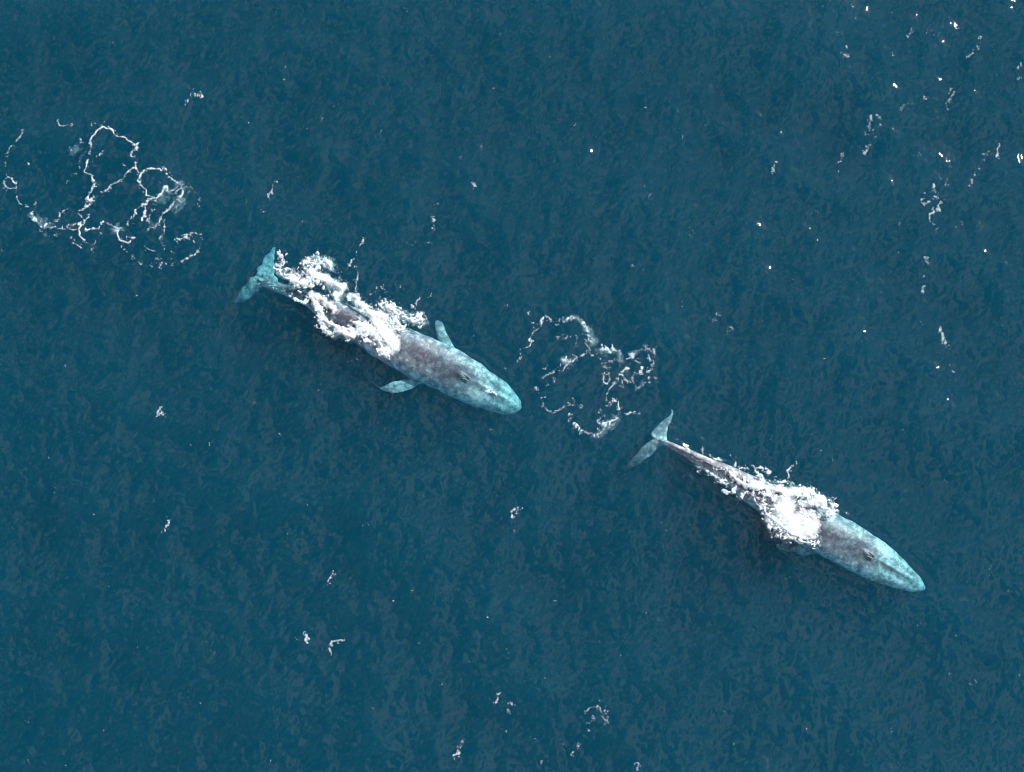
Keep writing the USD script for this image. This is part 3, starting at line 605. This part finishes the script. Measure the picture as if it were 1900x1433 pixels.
tag_caps = []
z6, z8, z0 = zoomed(1400, 50, 3.772), zoomed(800, 1100, 3.8), zoomed(0, 0, 1.0)
caps = [
    (z0, [([(352,182),(358,176),(368,177)], 8, .1, 0), ([(350,186),(346,190)], 5, .5, 0), ([(368,180),(374,179)], 5, .4, 0)], 'bright whitecap alone in the upper left, above the left foam ring'),
    (z8, [([(1100,840),(1125,815),(1160,805),(1195,815)], 20, .1, 0), ([(1225,815),(1245,830),(1240,855)], 24, .4, 0), ([(1210,870),(1240,890),(1235,920)], 12, .55, 0), ([(1100,930),(1105,970)], 10, .5, 0), ([(1140,870),(1145,895)], 8, .4, 0)], 'arched whitecap near the bottom edge, right of the middle'),
    (z8, [([(190,1095),(188,1140)], 22, .2, 0), ([(185,1140),(165,1160)], 12, .4, 0), ([(220,1035),(222,1060),(205,1080)], 14, .5, 0)], 'small upright whitecap at the bottom edge, left of the middle'),
    (z6, [([(1395,455),(1380,500),(1350,555)], 20, .4, .1)], 'slanting streak of foam in the upper right, left of the right edge'),
    (z6, [([(620,200),(640,208),(658,206)], 24, .2, 0), ([(640,145),(642,152)], 8, .2, 0)], 'small round whitecap high in the upper right'),
    (z6, [([(1820,295),(1845,285),(1862,265)], 20, .4, 0), ([(1845,350),(1850,375)], 12, .5, 0)], 'small whitecap close to the right edge, near the top'),
    (z6, [([(810,630),(800,660),(800,710),(775,755)], 18, .5, 0), ([(855,620),(875,640),(880,685)], 16, .5, 0), ([(835,765),(815,730)], 10, .5, 0)], 'forked dotted foam patch in the upper right, left of the slanting streak'),
    (z6, [([(795,825),(785,860),(765,885)], 15, .25, 0)], 'short foam dash directly below the forked dotted patch'),
    (z6, [([(1720,825),(1700,905)], 14, .5, 0), ([(1660,880),(1610,895)], 10, .5, 0), ([(1612,900),(1590,935),(1570,985)], 18, .3, 0)], 'crooked foam line low in the upper right, near the right edge'),
    (z6, [([(1300,1050),(1345,1070),(1340,1105)], 14, .5, 0), ([(1550,1035),(1525,1080)], 14, .5, 0)], 'loose foam dots left of the crooked foam line'),
    (z6, [([(1258,1115),(1250,1140)], 20, .15, 0), ([(1275,1155),(1265,1195)], 14, .4, 0)], 'bright fleck topping the long broken foam streak on the right'),
    (z6, [([(1190,1170),(1185,1240),(1220,1225)], 16, .6, 0), ([(1305,1225),(1295,1285)], 16, .5, 0), ([(1250,1270),(1235,1310),(1225,1345)], 20, .35, .1), ([(1225,1345),(1255,1380),(1275,1415)], 16, .4, 0)], 'long broken streak of foam on the right, above the middle'),
    (z0, [([(808,378),(803,425),(795,450)], 6, .5, 0)], 'thin upright foam line above the upper whale flipper'),
    (z0, [([(312,966),(309,976),(302,986)], 5, .3, 0)], 'small foam fleck left of the middle, below the upper whale'),
    (z0, [([(955,940),(950,958)], 6, .3, 0), ([(962,945),(958,950)], 4, .4, 0)], 'small foam fleck below the middle of the picture'),
    (z0, [([(565,1175),(570,1190)], 5, .4, 0), ([(637,1187),(625,1190),(611,1208)], 5, .35, 0)], 'thin curled foam line in the lower left'),
    (z0, [([(618,1065),(608,1082)], 4, .3, 0)], 'short foam dash above the thin curled foam line'),
    (z6, [([(152,945),(135,1010)], 12, .45, 0)], 'short slanting dash of foam above the middle foam ring'),
    (z6, [([(618,890),(605,940),(592,1015)], 11, .6, 0)], 'thin dotted foam line left of the forked dotted patch'),
    (z6, [([(1045,545),(1018,580)], 12, .5, 0), ([(1190,490),(1195,495)], 10, .4, 0)], 'pale foam dashes between the forked patch and the slanting streak'),
    (z8, [([(1040,1075),(1035,1095)], 16, .4, 0), ([(1000,1130),(1003,1142)], 14, .3, 0)], 'pair of foam flecks on the bottom edge, left of the arched whitecap'),
    (z8, [([(1460,1205),(1445,1240)], 16, .3, 0)], 'foam fleck on the bottom edge, right of the arched whitecap'),
    (z8, [([(466,710),(458,780)], 12, .5, 0), ([(555,775),(575,790)], 12, .4, 0), ([(545,830),(548,848)], 12, .4, 0)], 'three foam flecks above the bottom edge, left of the arched whitecap'),
    (z6, [([(1095,32),(1075,72)], 12, .3, 0)], 'tiny foam dash close to the top edge on the right'),
    (z6, [([(1575,72),(1566,145)], 12, .55, 0), ([(1525,168),(1503,197)], 12, .25, 0)], 'pair of foam dashes close to the top right corner'),
    (z0, [([(300,758),(293,772)], 2.5, .6, 0), ([(306,770),(300,768)], 2, .6, 0)], 'faint foam fleck left of the upper whale flipper'),
    (z0, [([(1764,170),(1766,165)], 3, .2, 0), ([(1745,612),(1768,690)], 6, .7, 0)], 'faint foam streak right of the middle, near the right edge'),
    (z0, [([(878,340),(881,346)], 5, .2, 0)], 'single foam speck above the upper whale'),
    (z0, [([(1720,480),(1713,540)], 7, .65, 0)], 'faint upright foam trail below the long broken streak on the right'),
    (z0, [([(512,336),(490,392)], 4, .65, 0)], 'faint slanting foam trail right of the left foam ring'),
    (z0, [([(1330,585),(1326,592)], 5, .3, 0), ([(1358,608),(1352,614)], 4, .4, 0)], 'foam flecks above the middle foam ring, to its right'),
]
for k, (z, rows, label) in enumerate(caps):
    foam_thing('whitecap', label, z, rows, 6000 + 100 * k, crumbs=6 + 9 * len(rows), relief=0.05, part_name='foam_strand', rise=0.03, strength=0.62 if k else 1.1, narrow=0.5 if k else 1.0)

# loose flecks too small and too many to count
r = np.random.default_rng(909)
spots = []
for _ in range(330):
    px, py = r.uniform(-20, 1920), r.uniform(-20, 1450)
    if r.random() < 0.35 + 0.55 * (px / 1900) * (1.1 - 0.5 * py / 1433): spots.append((px, py, r.choice([1.2, 2.5, 5.0])))
v, f = drops(spots, 480, 910, rise=0.01, size=(0.010, 0.030))
m = usdkit.mesh(stage, '/World/foam_flecks', (v, f), crumb_mat)
tag(m.GetPrim(), kind='stuff', label='tiny loose white foam flecks scattered over the open sea', category='foam')
